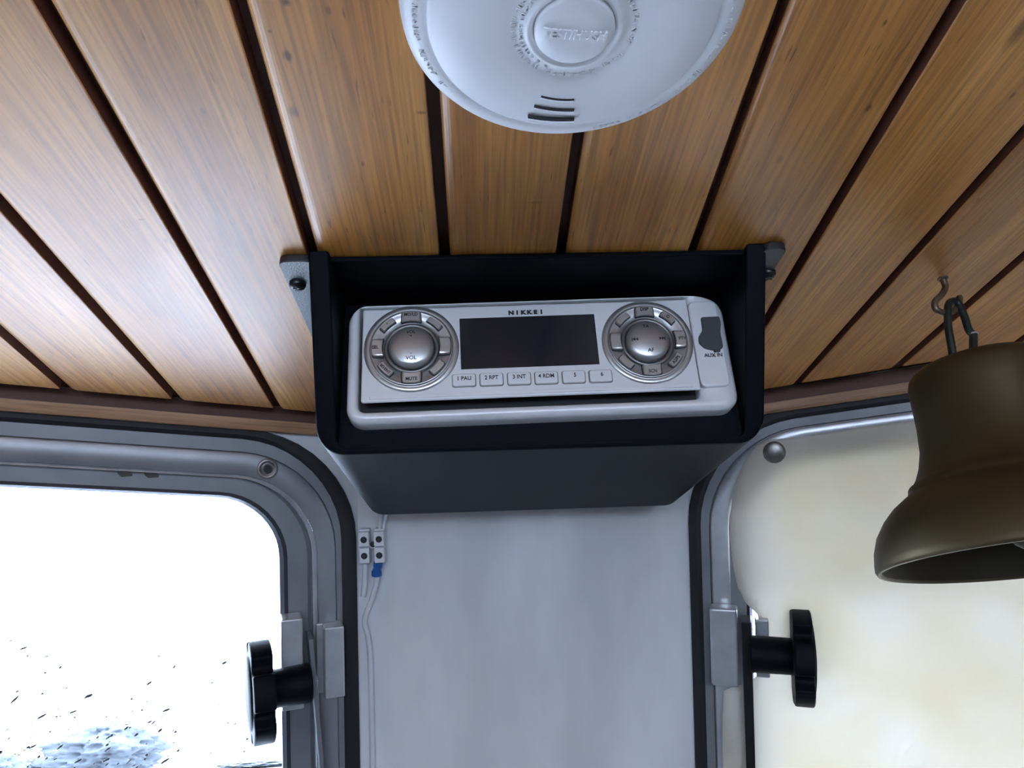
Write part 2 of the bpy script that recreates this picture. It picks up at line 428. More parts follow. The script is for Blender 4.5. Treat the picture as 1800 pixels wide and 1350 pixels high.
# --- walls
def ring_wall(name, P, hole, outer, thick, m_, W=None):
    bm = B(); ho, oo = rr(*hole), rr(*outer, .0002)
    if W: ho = [(x + W[4] * (y - W[5]), y) for x, y in ho]
    skin_loops(bm, [[(x, y, 0) for x, y in oo], [(x, y, 0) for x, y in ho], [(x, y, -thick) for x, y in ho], [(x, y, -thick) for x, y in oo]], True, wrap=True)
    o = put(name, bm, m_); o.matrix_world = P.mat(); tag(o, kind='structure'); return o
VBOT = -1.94 / PL.v.z
# left window: seal outer edges read off the frame
wl_r = PL.uv(627, 980)[0]; wl_t = PL.uv(213, 737)[1]
def lean_of(P, a, b):
    p, q_ = P.uv(*a), P.uv(*b); return (q_[0] - p[0]) / (q_[1] - p[1])
WL = (wl_r - .60, wl_r, wl_t - .46, wl_t, lean_of(PL, (626, 980), (632, 1345)), PL.uv(627, 980)[1])
wr_l = PR.uv(1212, 1000)[0]; wr_t = PR.uv(1500, 702)[1]
WR = (wr_l, wr_l + .58, wr_t - .46, wr_t, lean_of(PR, (1211, 920), (1223, 1345)), PR.uv(1212, 1000)[1])
LW, RW = .74, .72
def pinch(r, d): return (r[0] + d, r[1] - d, r[2] + d, r[3] - d)
ring_wall('wall_front_left', PL, (*pinch(WL, .006), .068), (-LW, .09, VBOT, 0.0092), .02, 'white_panel', WL)
ring_wall('wall_front_right', PR, (*pinch(WR, .006), .068), (-.09, RW, VBOT, 0.0092), .02, 'white_panel', WR)
bm = B()
kl = (PC.uv(628, 800), PC.uv(632, 1345)); kr = (PC.uv(1209, 860), PC.uv(1228, 1345))
def ext(k, v): return k[0][0] + (k[1][0] - k[0][0]) * (v - k[0][1]) / (k[1][1] - k[0][1])
vb = -1.94 / PC.v.z
prism(bm, [(ext(kl, vb) - .03, vb), (ext(kr, vb) + .03, vb), (ext(kr, .0092), .0092), (ext(kl, .0092), .0092)], -.02, 0)
wall_front = put('wall_front', bm, 'white_panel'); wall_front.matrix_world = PC.mat(); tag(wall_front, kind='structure')
# side walls, rear wall with a high opening shaped for fill light, floor
eL = PL.o - PL.u * LW; eR = PR.o + PR.u * RW
def side_plane(x, ysign): return Plane(V((x, 0, CEIL)), V((0, 1, 0)) if ysign > 0 else V((0, -1, 0)), V((0, 0, 1)), V((1 if x < 0 else -1, 0, 0)))
XLw, XRw = eL.x, eR.x
SPL = side_plane(XLw, 1); SPR = side_plane(XRw, -1)
ring_wall('wall_left', SPL, (-1.15, -.80, -.45, -.30, .04), (YB, eL.y + .5, -1.94, .0085), .02, 'cabin_white')
ring_wall('wall_right', SPR, (.80, 1.15, -.45, -.30, .04), (-eR.y - .5, -YB, -1.94, .0085), .02, 'cabin_white')
PB = Plane(V((0, YB, CEIL)), V((-1, 0, 0)), V((0, 0, 1)), V((0, 1, 0)))
ring_wall('wall_rear', PB, (-.56, .56, -.44, -.10, .03), (-XRw, -XLw, -1.94, .0085), .02, 'cabin_white')
bm = B(); box(bm, XLw - .02, XRw + .02, YB - .02, 1.6, -.03, 0)
fl = put('floor', bm, 'cabin_floor'); tag(fl, kind='structure')
bm = B(); box(bm, -150, 150, -150, 250, -.62, -.5)
tag(put('ground', bm, 'ground'), kind='structure')
# unseen white deck, added below the front windows to bounce light onto the ceiling
bm = B(); dk = [(-1.1, .25), (-.35, .74), (.45, .74), (1.2, .25), (1.15, 1.6), (.7, 3.0), (0, 4.2), (-.7, 3.0), (-1.1, 1.6)]
prism(bm, dk, .95, 1.02); tag(put('bounce_deck', bm, 'bounce_deck_white', bevel=.01), kind='structure')

# --- wooden battens along the ceiling joint
def batten(name, P, u0, u1, prof):
    bm = B(); skin_loops(bm, [[(u, y, z) for y, z in prof] for u in (u0, u1)], True, True, True)
    o = put(name, bm, 'trim_pine', smooth='auto'); o.matrix_world = P.mat(); tag(o, kind='structure')
    bm = B(); box(bm, u0, u1, -.0014, .0088, .0005, .0035); put('gap_shade_strip', bm, 'dark_backing', o)  # dark strip stands in for the shade between plank ends and batten
    return o
def bprof(h_, d_):
    return [(-.0010, 0), (-.0010, d_), (-h_ * .72, d_), (-h_ * .92, d_ * .85), (-h_, d_ * .6), (-h_, 0)]
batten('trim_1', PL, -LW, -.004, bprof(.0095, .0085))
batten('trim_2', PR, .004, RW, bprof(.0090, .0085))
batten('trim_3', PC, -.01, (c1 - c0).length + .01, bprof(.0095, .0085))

# ================================================================== WINDOWS
def inset(W, s, t, r0):
    k = (s + t) / 2
    return lean(rr(W[0] + s, W[1] - s, W[2] + s, W[3] - t, max(.012, r0 - k * .62), 10), W)
def lean(pts, W):
    kk, v0 = W[4], W[5]; return [(x + kk * (y - v0), y) for x, y in pts]
def frame_part(name, W, prof, m_, parent, r0, P=None, smooth=False):
    bm = B(); loops = [[(x, y, n) for x, y in inset(W, s, t, r0)] for s, t, n in prof]
    skin_loops(bm, loops, True, wrap=True)
    return put(name, bm, m_, parent, smooth='auto' if smooth else False, angle=40)
def steps(P, edge, top, sx, ty, side):
    """millimetre insets from the seal's outer edge, for the pixels across the side (sx) and the head (ty)"""
    s = [abs(P.uv(x, edge[1])[0] - P.uv(edge[0], edge[1])[0]) for x in sx]
    t = [abs(P.uv(top[0], y)[1] - P.uv(top[0], top[1])[1]) for y in ty]
    return list(zip(s, t))
R0 = .074
S = steps(PL, (627, 980), (213, 737), (627, 602, 595, 590, 557, 548, 542, 505, 491), (737, 753, 774, 779, 822, 827, 829, 856, 867), 1)
win1 = bpy.data.objects.new('window_1', None); COL.objects.link(win1); win1.matrix_world = PL.mat(); tag(win1, kind='structure')
(s0, s1, s2, s3, s4, s5, s6, s7, s8) = S
def rim(a, b, n0, n1): return [(*a, n0), (*a, n1), (*b, n1), (*b, n0)]
frame_part('outer_seal', WL, [(*s0, -.001), (s0[0] + .0005, s0[1] + .0005, .003), (s1[0] - .002, s1[1] - .002, .0045), (s1[0] + .001, s1[1] + .001, .003), (s1[0] + .001, s1[1] + .001, -.001)], 'black_rubber', win1, R0, smooth=True)
frame_part('outer_frame', WL, [(*s1, -.012), (*s1, .0015), (s1[0] + .001, s1[1] + .001, .0024), (s3[0], s3[1], .0024), (s3[0] + .001, s3[1] + .001, .0005), (s3[0] + .003, s3[1] + .003, .0005), (s3[0] + .003, s3[1] + .003, -.012)], 'aluminium', win1, R0)
frame_part('sash', WL, [(s3[0] + .0004, s3[1] + .0006, .0002), (s3[0] + .0004, s3[1] + .0006, .0030), (s3[0] + .0012, s3[1] + .0016, .0038), (s4[0] - .001, s4[1] - .001, .0038), (*s4, .0030), (*s4, -.004), (s3[0] + .0004, s3[1] + .0006, -.004)], 'aluminium_sash', win1, R0, smooth=True)
frame_part('sash_lip', WL, [(s4[0] + .0002, s4[1] + .0002, -.004), (s4[0] + .0002, s4[1] + .0002, .0012), (s5[0], s5[1], .0022), (s5[0] + .0004, s5[1] + .0004, .0008), (s5[0] + .0004, s5[1] + .0004, -.004)], 'bright_aluminium', win1, R0, smooth=True)
frame_part('inner_channel', WL, [(*s4, -.0045), (s6[0], s6[1], -.0045), (s6[0], s6[1], -.0010), (s6[0] + .001, s6[1] + .001, -.0004), (s7[0], s7[1], -.0004), (s7[0], s7[1], -.012), (*s4, -.012)], 'aluminium', win1, R0)
frame_part('glazing_seal', WL, [(*s7, -.012), (s7[0], s7[1], -.0008), ((s7[0] + s8[0]) / 2, (s7[1] + s8[1]) / 2, .0008), (*s8, -.002), (*s8, -.012)], 'grey_rubber', win1, R0, smooth=True)
bm = B(); gl = inset(WL, s7[0] + .001, s7[1] + .001, R0)
prism(bm, gl, -.009, -.006); put('glass', bm, 'window_glass', win1)
# rain on the outside of the pane: beads and short runs, thickest low down
bm = B(); rd = random.Random(3)
LK = WL[4]
gx0, gx1, gy0, gy1 = WL[0] + s8[0], WL[1] - s8[0], WL[2] + s8[0], WL[3] - s8[1]
ref = PL.uv(250, 1350)[1]
count = 0
while count < 800:
    x = rd.uniform(gx0 + .004, gx1 - .004); y = rd.uniform(ref - .05, gy1 - .004)
    dens = min(1.0, max(.03, 1.0 - (y - ref) / .13))
    if x > gx1 - .07: dens *= .45
    if rd.random() > dens ** 2.2: continue
    a = rd.uniform(.0006, .0015) * (1.5 if rd.random() < .15 else 1); b_ = a * rd.uniform(.4, .7); ang = rd.uniform(.3, .9)
    if rd.random() < .35: a *= rd.uniform(1.6, 2.8)
    mt = Matrix.Translation((x + LK * (y - WL[5]), y, -.0092)) @ Matrix.Rotation(ang, 4, 'Z') @ Matrix.Diagonal((a, b_, b_ * .55, 1))
    bmesh.ops.create_icosphere(bm, subdivisions=1, radius=1, matrix=mt); count += 1
tag(put('rain_drops', bm, 'water_drop', win1, smooth=True), kind='stuff')
# press stud socket left on the sash, two black scuffs on the channel
def stud(P, px, name, parent, r, n0, hollow, m_='stud_metal', o=(0, 0)):
    u, v = P.uv(*px, n0)
    bm = B()
    if hollow:
        lathe(bm, [(r, 0), (r, .0012), (r * .9, .0018), (r * .72, .0018), (r * .62, .0006), (r * .5, .0006), (r * .44, .0022), (r * .26, .0026), (.00001, .0026)], 32, c=(u - o[0], v - o[1], n0))
    else:
        lathe(bm, [(r, 0), (r, .0006), (r * .96, .0011), (r * .8, .0018), (r * .5, .0024), (r * .2, .0027), (.00001, .0028)], 32, c=(u - o[0], v - o[1], n0))
    return put(name, bm, m_, parent, smooth=True)
st = stud(PL, (470, 824), 'press_stud', win1, .0072, .0036, True); tag(st, label='round metal press stud on the frame corner')
u, v = PL.uv(470, 824, .0036); bm = B(); lathe(bm, [(.00001, .0029), (.0026, .0029), (.0030, .0010)], 20, c=(u, v, .0036)); put('stud_hole', bm, 'recess_black', win1)
for px in ((219, 833), (266, 835)):
    u, v = PL.uv(*px); bm = B()
    prism(bm, [(u + x * .0048 * (1 + .25 * math.sin(3 * k)), v + y * .0022 - .0004 * abs(x) * 2) for k, (x, y) in enumerate([(1, .5), (.6, .9), (-.2, .6), (-.9, .9), (-1, .2), (-.3, -.9), (.3, -.7), (.8, -.3)])], -.0005, -.0001)
    put('scuff_mark', bm, 'stain', win1)

win2 = bpy.data.objects.new('window_2', None); COL.objects.link(win2); win2.matrix_world = PR.mat(); tag(win2, kind='structure')
S = steps(PR, (1212, 1000), (1500, 702), (1212, 1232, 1249, 1253, 1284, 1312, 1322), (702, 718, 736, 739, 760, 795, 806), -1)
(r0, r1, r2, r3, r4, r5, r6) = S
frame_part('outer_seal', WR, [(*r0, -.001), (r0[0] + .0005, r0[1] + .0005, .003), (r1[0] - .002, r1[1] - .002, .0045), (r1[0] + .001, r1[1] + .001, .003), (r1[0] + .001, r1[1] + .001, -.001)], 'black_rubber', win2, R0, smooth=True)
frame_part('outer_frame', WR, [(*r1, -.012), (*r1, .0015), (r1[0] + .001, r1[1] + .001, .0024), (r2[0], r2[1], .0024), (r2[0] + .0008, r2[1] + .0008, .0005), (r3[0] + .002, r3[1] + .002, .0005), (r3[0] + .002, r3[1] + .002, -.012)], 'aluminium', win2, R0)
frame_part('sash', WR, [(*r3, -.012), (*r3, .0032), (r3[0] + .0012, r3[1] + .0012, .0042), (r4[0] - .001, r4[1] - .001, .0042), (*r4, .0035), (*r4, -.012)], 'bright_aluminium', win2, R0, smooth=True)
frame_part('inner_channel', WR, [(*r4, -.0005), (r5[0], r5[1], -.0005), (r5[0], r5[1], -.012), (*r4, -.012)], 'aluminium', win2, R0)
frame_part('glazing_seal', WR, [(*r5, -.012), (r5[0], r5[1], -.0008), ((r5[0] + r6[0]) / 2, (r5[1] + r6[1]) / 2, .0008), (*r6, -.002), (*r6, -.012)], 'grey_rubber', win2, R0, smooth=True)
bm = B(); prism(bm, inset(WR, r5[0] + .001, r5[1] + .001, R0), -.009, -.006); put('glass', bm, 'window_glass', win2)

# ================================================================== WINDOW COVER (cream vinyl, right)
CO = .0075
out = [(1800, 716), (1700, 727), (1600, 741), (1520, 751), (1450, 763), (1400, 770), (1358, 772), (1330, 784), (1306, 815), (1290, 860), (1283, 905), (1283, 945), (1288, 990), (1296, 1030), (1310, 1060), (1331, 1082), (1338, 1100), (1340, 1150), (1338, 1182), (1318, 1200), (1290, 1206), (1272, 1212), (1270, 1260), (1270, 1350), (1272, 1500)]
pts = [PR.uv(x, y, CO) for x, y in out]
ub = WR[1] - .02
pts += [(ub, WR[2] + .03), (ub, pts[0][1] + .0)]
cover = empty('window_cover', PR.mat(pts[6][0], pts[6][1], 0))
ox, oy = pts[6]
bm = B()
f = bm.faces.new([bm.verts.new((x - ox, y - oy, 0)) for x, y in pts])
us = [p[0] - ox for p in pts]; vs = [p[1] - oy for p in pts]
k = min(us)
while k < max(us):
    bmesh.ops.bisect_plane(bm, geom=bm.verts[:] + bm.edges[:] + bm.faces[:], plane_co=(k, 0, 0), plane_no=(1, 0, 0)); k += .012
k = min(vs)
while k < max(vs):
    bmesh.ops.bisect_plane(bm, geom=bm.verts[:] + bm.edges[:] + bm.faces[:], plane_co=(0, k, 0), plane_no=(0, 1, 0)); k += .012
bmesh.ops.triangulate(bm, faces=[f for f in bm.faces if len(f.verts) > 4])
knot = PR.uv(1330, 1120, CO); kx, ky = knot[0] - ox, knot[1] - oy
for v_ in bm.verts:
    x, y = v_.co.x, v_.co.y
    d = math.hypot(x - kx, (y - ky) * .8)
    v_.co.z = CO + .0016 * noise.noise(V((x * 16, y * 11, 2.0))) + .0010 * noise.noise(V((x * 40, y * 30, 5.0))) - .005 * math.exp(-(d / .03) ** 2) + .004 * math.exp(-((d - .055) / .03) ** 2)
sheet = put('cover_sheet', bm, 'cream_vinyl', cover, smooth=True)
so = sheet.modifiers.new('solid', 'SOLIDIFY'); so.thickness = .0009
tag(cover, 'cream vinyl cover hanging over the right-hand window beside the bell', 'window cover')
tag(stud(PR, (1361, 795), 'press_stud', cover, .0078, CO + .001, False, o=(ox, oy)), label='round grey metal press stud at the corner')

# ================================================================== WINDOW STAYS with star knobs
def star_knob(bm, r, t, cx):
    pts = []; n = 6
    for i in range(n):
        a = 2 * math.pi * i / n + .22
        for da, rad in ((-.34, .99), (-.17, 1.0), (0, 1.0), (.17, 1.0), (.34, .99), (.42, .80), (.525, .76), (.63, .80)):
            pts.append((r * rad * math.cos(a + da), r * rad * math.sin(a + da)))
    skin_loops(bm, [[(cx, y, z) for y, z in pts], [(cx + t, y, z) for y, z in pts]], True, True, True)
def stay(P, px, sgn, label, W, nb):
    """local x = along the facet away from the arm towards the knob, y = up, z = into the cabin"""
    a, b = P.uv(*px, nb); mt = P.mat(a, b, 0)
    mt = mt @ Matrix.Rotation(-math.atan(W[4]), 4, 'Z')
    root = empty('window_stay', mt); tag(root, label, 'window stay')
    s = sgn
    def bx(bm, x0, x1, y0, y1, z0, z1): box(bm, *sorted((s * x0, s * x1)), y0, y1, z0, z1)
    return root, bx, s
# left stay
root, bx, s = stay(PL, (548, 1165), -1, 'black star knob with aluminium stay arm on the left window', WL, .014)
bm = B(); bx(bm, .006, .021, -.030, .034, .001, .019); put('clamp_block', bm, 'bright_aluminium', root, bevel=.0012)
bm = B(); bx(bm, -.0225, -.004, -.026, .025, .003, .006); bx(bm, -.0225, -.0085, -.026, .025, .006, .019); put('mounting_bracket', bm, 'bright_aluminium', root, bevel=.0012)
bm = B()
prism(bm, [(.020, .012), (.020, -.012), (-.018, -.30), (-.038, -.30), (-.006, -.012), (-.006, .012)], -.0006, .0006)
bmesh.ops.transform(bm, matrix=Matrix.Translation((0, 0, .016)) @ Matrix.Rotation(math.radians(90), 4, 'Y'), verts=bm.verts)
bm.free(); bm = B()
arm = [(-.0016, .022), (.0018, .022)]
skin_loops(bm, [[(.0005, .020, .004), (.0005, .020, .024), (-.0028, .020, .024), (-.0028, .020, .004)], [(.010, -.12, .004), (.010, -.12, .020), (.0067, -.12, .020), (.0067, -.12, .004)], [(.021, -.26, .004), (.021, -.26, .016), (.0177, -.26, .016), (.0177, -.26, .004)]], True, True, True)
put('stay_arm', bm, 'aluminium', root, bevel=.0006)
bm = B()
skin_loops(bm, [[(.0042, -.012, .006), (.0042, -.012, .017), (.0016, -.012, .017), (.0016, -.012, .006)], [(.005, -.12, .005), (.005, -.12, .012), (.0024, -.12, .012), (.0024, -.12, .005)], [(.0145, -.26, .005), (.0145, -.26, .009), (.0119, -.26, .009), (.0119, -.26, .005)]], True, True, True)
put('slide_rail', bm, 'bright_aluminium', root, bevel=.0005)
put_ = put
def knob_parts(root, s, x0, x1, x2, zc, yc, rs, rk, tz=0.0, ty=0.0):
    MT = Matrix.Translation((0, yc, zc)) @ Matrix.Rotation(math.radians(tz), 4, 'Z') @ Matrix.Rotation(math.radians(ty), 4, 'Y') @ Matrix.Translation((0, -yc, -zc))
    def put(nm, bm, *a, **k):
        bmesh.ops.transform(bm, matrix=MT, verts=bm.verts[:]); return put_(nm, bm, *a, **k)
    bm = B(); lathe(bm, [(.0001, s * x0), (rs * .94, s * x0), (rs, s * (x0 + .001)), (rs * .96, s * x1), (.0001, s * x1)], 32, 'x', (0, yc, zc)); put('stem', bm, 'black_plastic', root, smooth='auto')
    bm = B(); star_knob(bm, rk, s * (x2 - x1), s * x1); bmesh.ops.translate(bm, verts=bm.verts, vec=(0, yc, zc))
    k_ = put('knob', bm, 'black_plastic', root, bevel=.0014)
    bm = B(); lathe(bm, [(rk * .72, s * x2), (rk * .70, s * (x2 + .0012)), (rk * .4, s * (x2 + .0022)), (.0001, s * (x2 + .0026))], 40, 'x', (0, yc, zc)); put('knob_cap', bm, 'black_plastic', k_, smooth=True)
    return k_
knob_parts(root, s, .002, .0285, .0425, .024, -.010, .0132, .0345, 0.5, 4)
# right stay
root, bx, s = stay(PR, (1313, 1140), 1, 'black star knob with dark stay arm on the covered window', WR, .014)
bm = B(); bx(bm, -.0255, -.006, -.028, .029, .004, .0175); put('mounting_bracket', bm, 'bright_aluminium', root, bevel=.0020, seg=3)
bm = B(); bx(bm, .006, .0155, -.022, .020, .001, .010); put('clamp_block', bm, 'bright_aluminium', root, bevel=.001)
bm = B()
skin_loops(bm, [[(-.0035, .022, .006), (-.0035, .022, .024), (.0035, .022, .024), (.0035, .022, .006)], [(-.0025, -.12, .006), (-.0025, -.12, .020), (.0035, -.12, .020), (.0035, -.12, .006)], [(-.0015, -.26, .006), (-.0015, -.26, .016), (.0035, -.26, .016), (.0035, -.26, .006)]], True, True, True)
put('stay_arm', bm, 'screw_black', root, bevel=.0006)
knob_parts(root, s, .002, .0300, .0430, .024, .000, .0128, .0330)

# ================================================================== RADIO HOUSING
XA, XB = -.0760, .1404                   # outside faces of the cheeks
ZT = CEIL
def fy(z): return .3062 + (CEIL - z) * (.3520 - .3062) / .0845      # slanted front cut
housing = empty('radio_housing', Matrix.Translation((.032, .40, CEIL)))
HO = V((.032, .40, CEIL))
def loc(p): return (p[0] - HO.x, p[1] - HO.y, p[2] - HO.z)
def zbot(y): return 1.74 + .1150 + (y - .352) * (.0100 / .163)
YR = .517
def ushape(y_of, ins, rad):
    """half-open U section as points: down the left cheek, along the bottom, up the right"""
    P_ = []
    def arc(cx, a0, a1, sx):
        for k in range(9):
            a = math.radians(a0 + (a1 - a0) * k / 8); P_.append((cx + rad * math.cos(a), rad * math.sin(a)))
    P_.append((XA + ins, None)); 
    arc(XA + ins + rad, 180, 270, 1); arc(XB - ins - rad, 270, 360, 1); P_.append((XB - ins, None))
    return P_
def shell_section(kind, ins, rad, lift):
    S_ = ushape(None, ins, rad); L = []
    for x, dz in S_:
        if dz is None: z = ZT - .0002; y = fy(z) if kind == 'front' else YR
        else:
            z0 = zbot(.352 if kind == 'front' else YR) + lift + rad + dz
            z = z0; y = fy(z) if kind == 'front' else YR
        L.append(loc((x, y, z)))
    return L
bm = B()
fo, fi = shell_section('front', 0, .0125, 0), shell_section('front', .0098, .004, .003)
bo, bi = shell_section('rear', 0, .0125, 0), shell_section('rear', .0098, .004, .003)
skin_loops(bm, [fo, bo, bi, fi], False, wrap=True)
R_ = None
bm.verts.ensure_lookup_table(); n = len(fo)
for e in (0, n - 1):
    try: bm.faces.new([bm.verts[e], bm.verts[n + e], bm.verts[2 * n + e], bm.verts[3 * n + e]])
    except ValueError: pass
put('shell', bm, 'black_plastic', housing, bevel=.0012, seg=2, angle=50)
# face plate with an opening behind the radio
bm = B(); box(bm, XA + .0090 - HO.x, XB - .0090 - HO.x, .3535 - HO.y, .3565 - HO.y, 1.857 - HO.z, CEIL - .0035 - HO.z)
put('face_plate', bm, 'black_plastic', housing)
bm = B(); box(bm, XA + .009 - HO.x, XB - .009 - HO.x, .3115 - HO.y, YR - HO.y, -.0032, -.0004)
put('top_plate', bm, 'black_plastic', housing, bevel=.0008)
bm = B(); box(bm, XA + .009 - HO.x, XB - .009 - HO.x, YR - .003 - HO.y, YR - HO.y, zbot(YR) + .002 - HO.z, -.004)
put('back_plate', bm, 'black_plastic', housing)
fl_z = CEIL - .0042
for px, xo, side in ((487, None, -1), (1386, None, 1)):
    a = on_z(487, 461, fl_z) if side < 0 else on_z(1386, 437, fl_z)
    xi = XA + .002 if side < 0 else XB - .002
    y0 = a.y - .0005; x_out = a.x
    c_ = [(x_out, y0), (x_out, YR), (xi, YR), (xi, y0)] if side < 0 else [(xi, y0), (xi, YR), (x_out, YR), (x_out, y0)]
    pp = rounded_poly(c_, .0055, 6)
    bm = B(); prism(bm, [(p[0] - HO.x, p[1] - HO.y) for p in pp], -.0042, -.0002)
    put('mounting_flange', bm, 'satin_black', housing, bevel=.0006)
    c = on_z(523, 499, fl_z) if side < 0 else on_z(1349, 480, fl_z)
    for yy in (c.y, .49):
        cc = (c.x - HO.x, yy - HO.y, -.0042)
        bm = B(); lathe(bm, [(.0040, .0004), (.0041, -.0006), (.0037, -.0018), (.0026, -.0027), (.0014, -.0031), (.00001, -.0032)], 28, c=cc)
        sc = put('screw', bm, 'screw_black', housing, smooth=True)
        bm = B()
        for q in (0, 1):
            mm = Matrix.Translation((cc[0], cc[1], cc[2] - .0030)) @ Matrix.Rotation(.5 + q * math.pi / 2, 4, 'Z') @ Matrix.Diagonal((.0042, .0009, .0007, 1))
            bmesh.ops.create_cube(bm, size=1, matrix=mm)
        put('cross_slot', bm, 'recess_black', sc)
tag(housing, 'black plastic overhead housing around the silver radio, screwed to the planks', 'radio housing')

# ================================================================== RADIO
YRAD = .3428
q = [on_y(x, y, YRAD) for x, y in ((612, 544), (1271, 520), (1303, 717), (606, 743))]
ctr = (q[0] + q[1] + q[2] + q[3]) / 4
ru = ((q[1] - q[0]) + (q[2] - q[3])).normalized(); rn = V((0, -1, 0)); ru = (ru - rn * ru.dot(rn)).normalized(); rv = rn.cross(ru)
if rv.z < 0: rv = -rv
PRD = Plane(ctr, ru, rv, rn)
radio = empty('radio', PRD.mat())
tag(radio, 'silver car radio with two round dials in the black overhead housing', 'radio')
RW2 = (((q[1] - q[0]).length + (q[2] - q[3]).length) / 4); RH2 = ((q[0] - q[3]).length + (q[1] - q[2]).length) / 4
def rp(x, y, n=0.0): return PRD.uv(x, y, n)
# trim frame: rounded bar section round an opening, AUX column on its right
o_ = (-RW2, RW2, -RH2, RH2)
il = rp(630, 650)[0]; ib = rp(800, 717)[1]; it = rp(700, 535)[1]; ir = rp(1224, 640)[0]
I_ = (il, ir, ib, it)
bm = B()
def ring(o0, o1, tt, z, rad):   # blend between the outer and the opening outline
    return [(x, y, z) for x, y in rr(o0[0] + (o1[0] - o0[0]) * tt, o0[1] + (o1[1] - o0[1]) * tt, o0[2] + (o1[2] - o0[2]) * tt, o0[3] + (o1[3] - o0[3]) * tt, rad, 8)]
skin_loops(bm, [ring(o_, I_, 0, -.0105, .0085), ring(o_, I_, 0, -.004, .0085), ring(o_, I_, .08, -.0018, .008), ring(o_, I_, .28, -.0004, .007), ring(o_, I_, .5, 0, .006), ring(o_, I_, .8, -.0004, .0045), ring(o_, I_, .96, -.0016, .004), ring(o_, I_, 1, -.003, .0035), ring(o_, I_, 1, -.0105, .0035)], True)
put('trim_frame', bm, 'silver_frame', radio, smooth=True)
bm = B(); prism(bm, rr(il - .001, ir + .001, ib - .001, it + .001, .003, 4), -.0105, -.0085); put('recess', bm, 'recess_black', radio)
# AUX column
NF = .0022
a0, a1 = rp(1211, 530, NF), rp(1260, 527, NF); b0, b1 = rp(1231, 680, NF), rp(1284, 677, NF)
ax0, ax1 = (a0[0] + b0[0]) / 2, (a1[0] + b1[0]) / 2; ay1, ay0 = (a0[1] + a1[1]) / 2, (b0[1] + b1[1]) / 2
bm = B(); prism(bm, rounded_poly([(ax0, ay0), (ax1, ay0), (ax1, ay1), (ax0, ay1)], .0036), -.006, NF - .0002)
put('aux_panel', bm, 'silver_frame', radio, bevel=.0010)
# control face
f0, f1, f2, f3 = rp(636, 541, NF), rp(1208, 529, NF), rp(1229, 688, NF), rp(636, 704, NF)
fx0, fx1 = (f0[0] + f3[0]) / 2, ax0 - .0004; fy1, fy0 = (f0[1] + f1[1]) / 2, (f2[1] + f3[1]) / 2
bm = B(); prism(bm, rounded_poly([(fx0, fy0), (fx1, fy0), (fx1, fy1), (fx0, fy1)], .0012), NF - .0020, NF)
face = put('control_face', bm, 'silver_plastic', radio, bevel=.0009)
# lower ledge under the number keys
l0, l1 = rp(780, 684, NF), rp(1090, 672, NF)
bm = B(); box(bm, fx0 + .004, fx1 - .004, fy0 + .0012, fy0 + .0030, NF - .0004, NF + .0004); put('ledge', bm, 'silver_plastic', radio, bevel=.0003)
# display window
d = [rp(807, 560, NF), rp(1045, 553, NF), rp(1053, 641, NF), rp(811, 649, NF)]
dx0, dx1 = (d[0][0] + d[3][0]) / 2, (d[1][0] + d[2][0]) / 2; dy1, dy0 = (d[0][1] + d[1][1]) / 2, (d[2][1] + d[3][1]) / 2
bm = B(); prism(bm, [(dx0, dy0), (dx1, dy0), (dx1, dy1), (dx0, dy1)], NF - .001, NF + .00025)
put('display', bm, 'display_black', radio)
# brand lettering above the display, thin rules between the letters
bx_, by_ = rp(925, 549.5, NF)
T = lambda x, y, n, rot=0.0: Matrix.Translation((x, y, n)) @ Matrix.Rotation(rot, 4, 'Z')
bm = B()
for i, ch in enumerate('NIKKEI'):
    x = bx_ + (i - 2.5) * .00305
    t = text_mesh('letter', ch, .0030, 'print_black', None, T(x, by_, NF + .0001), bold=.00022, xs=1.15)
    bm.from_mesh(t.data); bpy.data.objects.remove(t)
    if i: box(bm, x - .00160, x - .00146, by_ - .0011, by_ + .0011, NF, NF + .00018)
put('lettering', bm, 'print_black', radio)
# number keys
kw, kh = .00545, .0031
for i, (px, py, tx) in enumerate([(815.7, 667.8, '1 PAU'), (864, 666.2, '2 RPT'), (912.6, 664.8, '3 INT'), (960.4, 663.3, '4 RDM'), (1008.7, 661.8, '5'), (1056, 660.4, '6')]):
    kx_, ky_ = rp(px, py, NF + .001)
    bm = B(); prism(bm, rr(kx_ - kw - .0004, kx_ + kw + .0004, ky_ - kh - .0004, ky_ + kh + .0004, .0012, 4), NF - .0006, NF + .00012); put('key_gap', bm, 'dial_dark', radio)
    bm = B(); prism(bm, rr(kx_ - kw, kx_ + kw, ky_ - kh, ky_ + kh, .0010, 4), NF - .0006, NF + .0013)
    kk = put('number_key', bm, 'silver_plastic', radio, bevel=.0005)
    text_mesh('lettering', tx, .0029, 'print_black', kk, T(kx_ - (.0 if i < 4 else -.0006), ky_ + .0006, NF + .0014), bold=.00005, xs=.92)
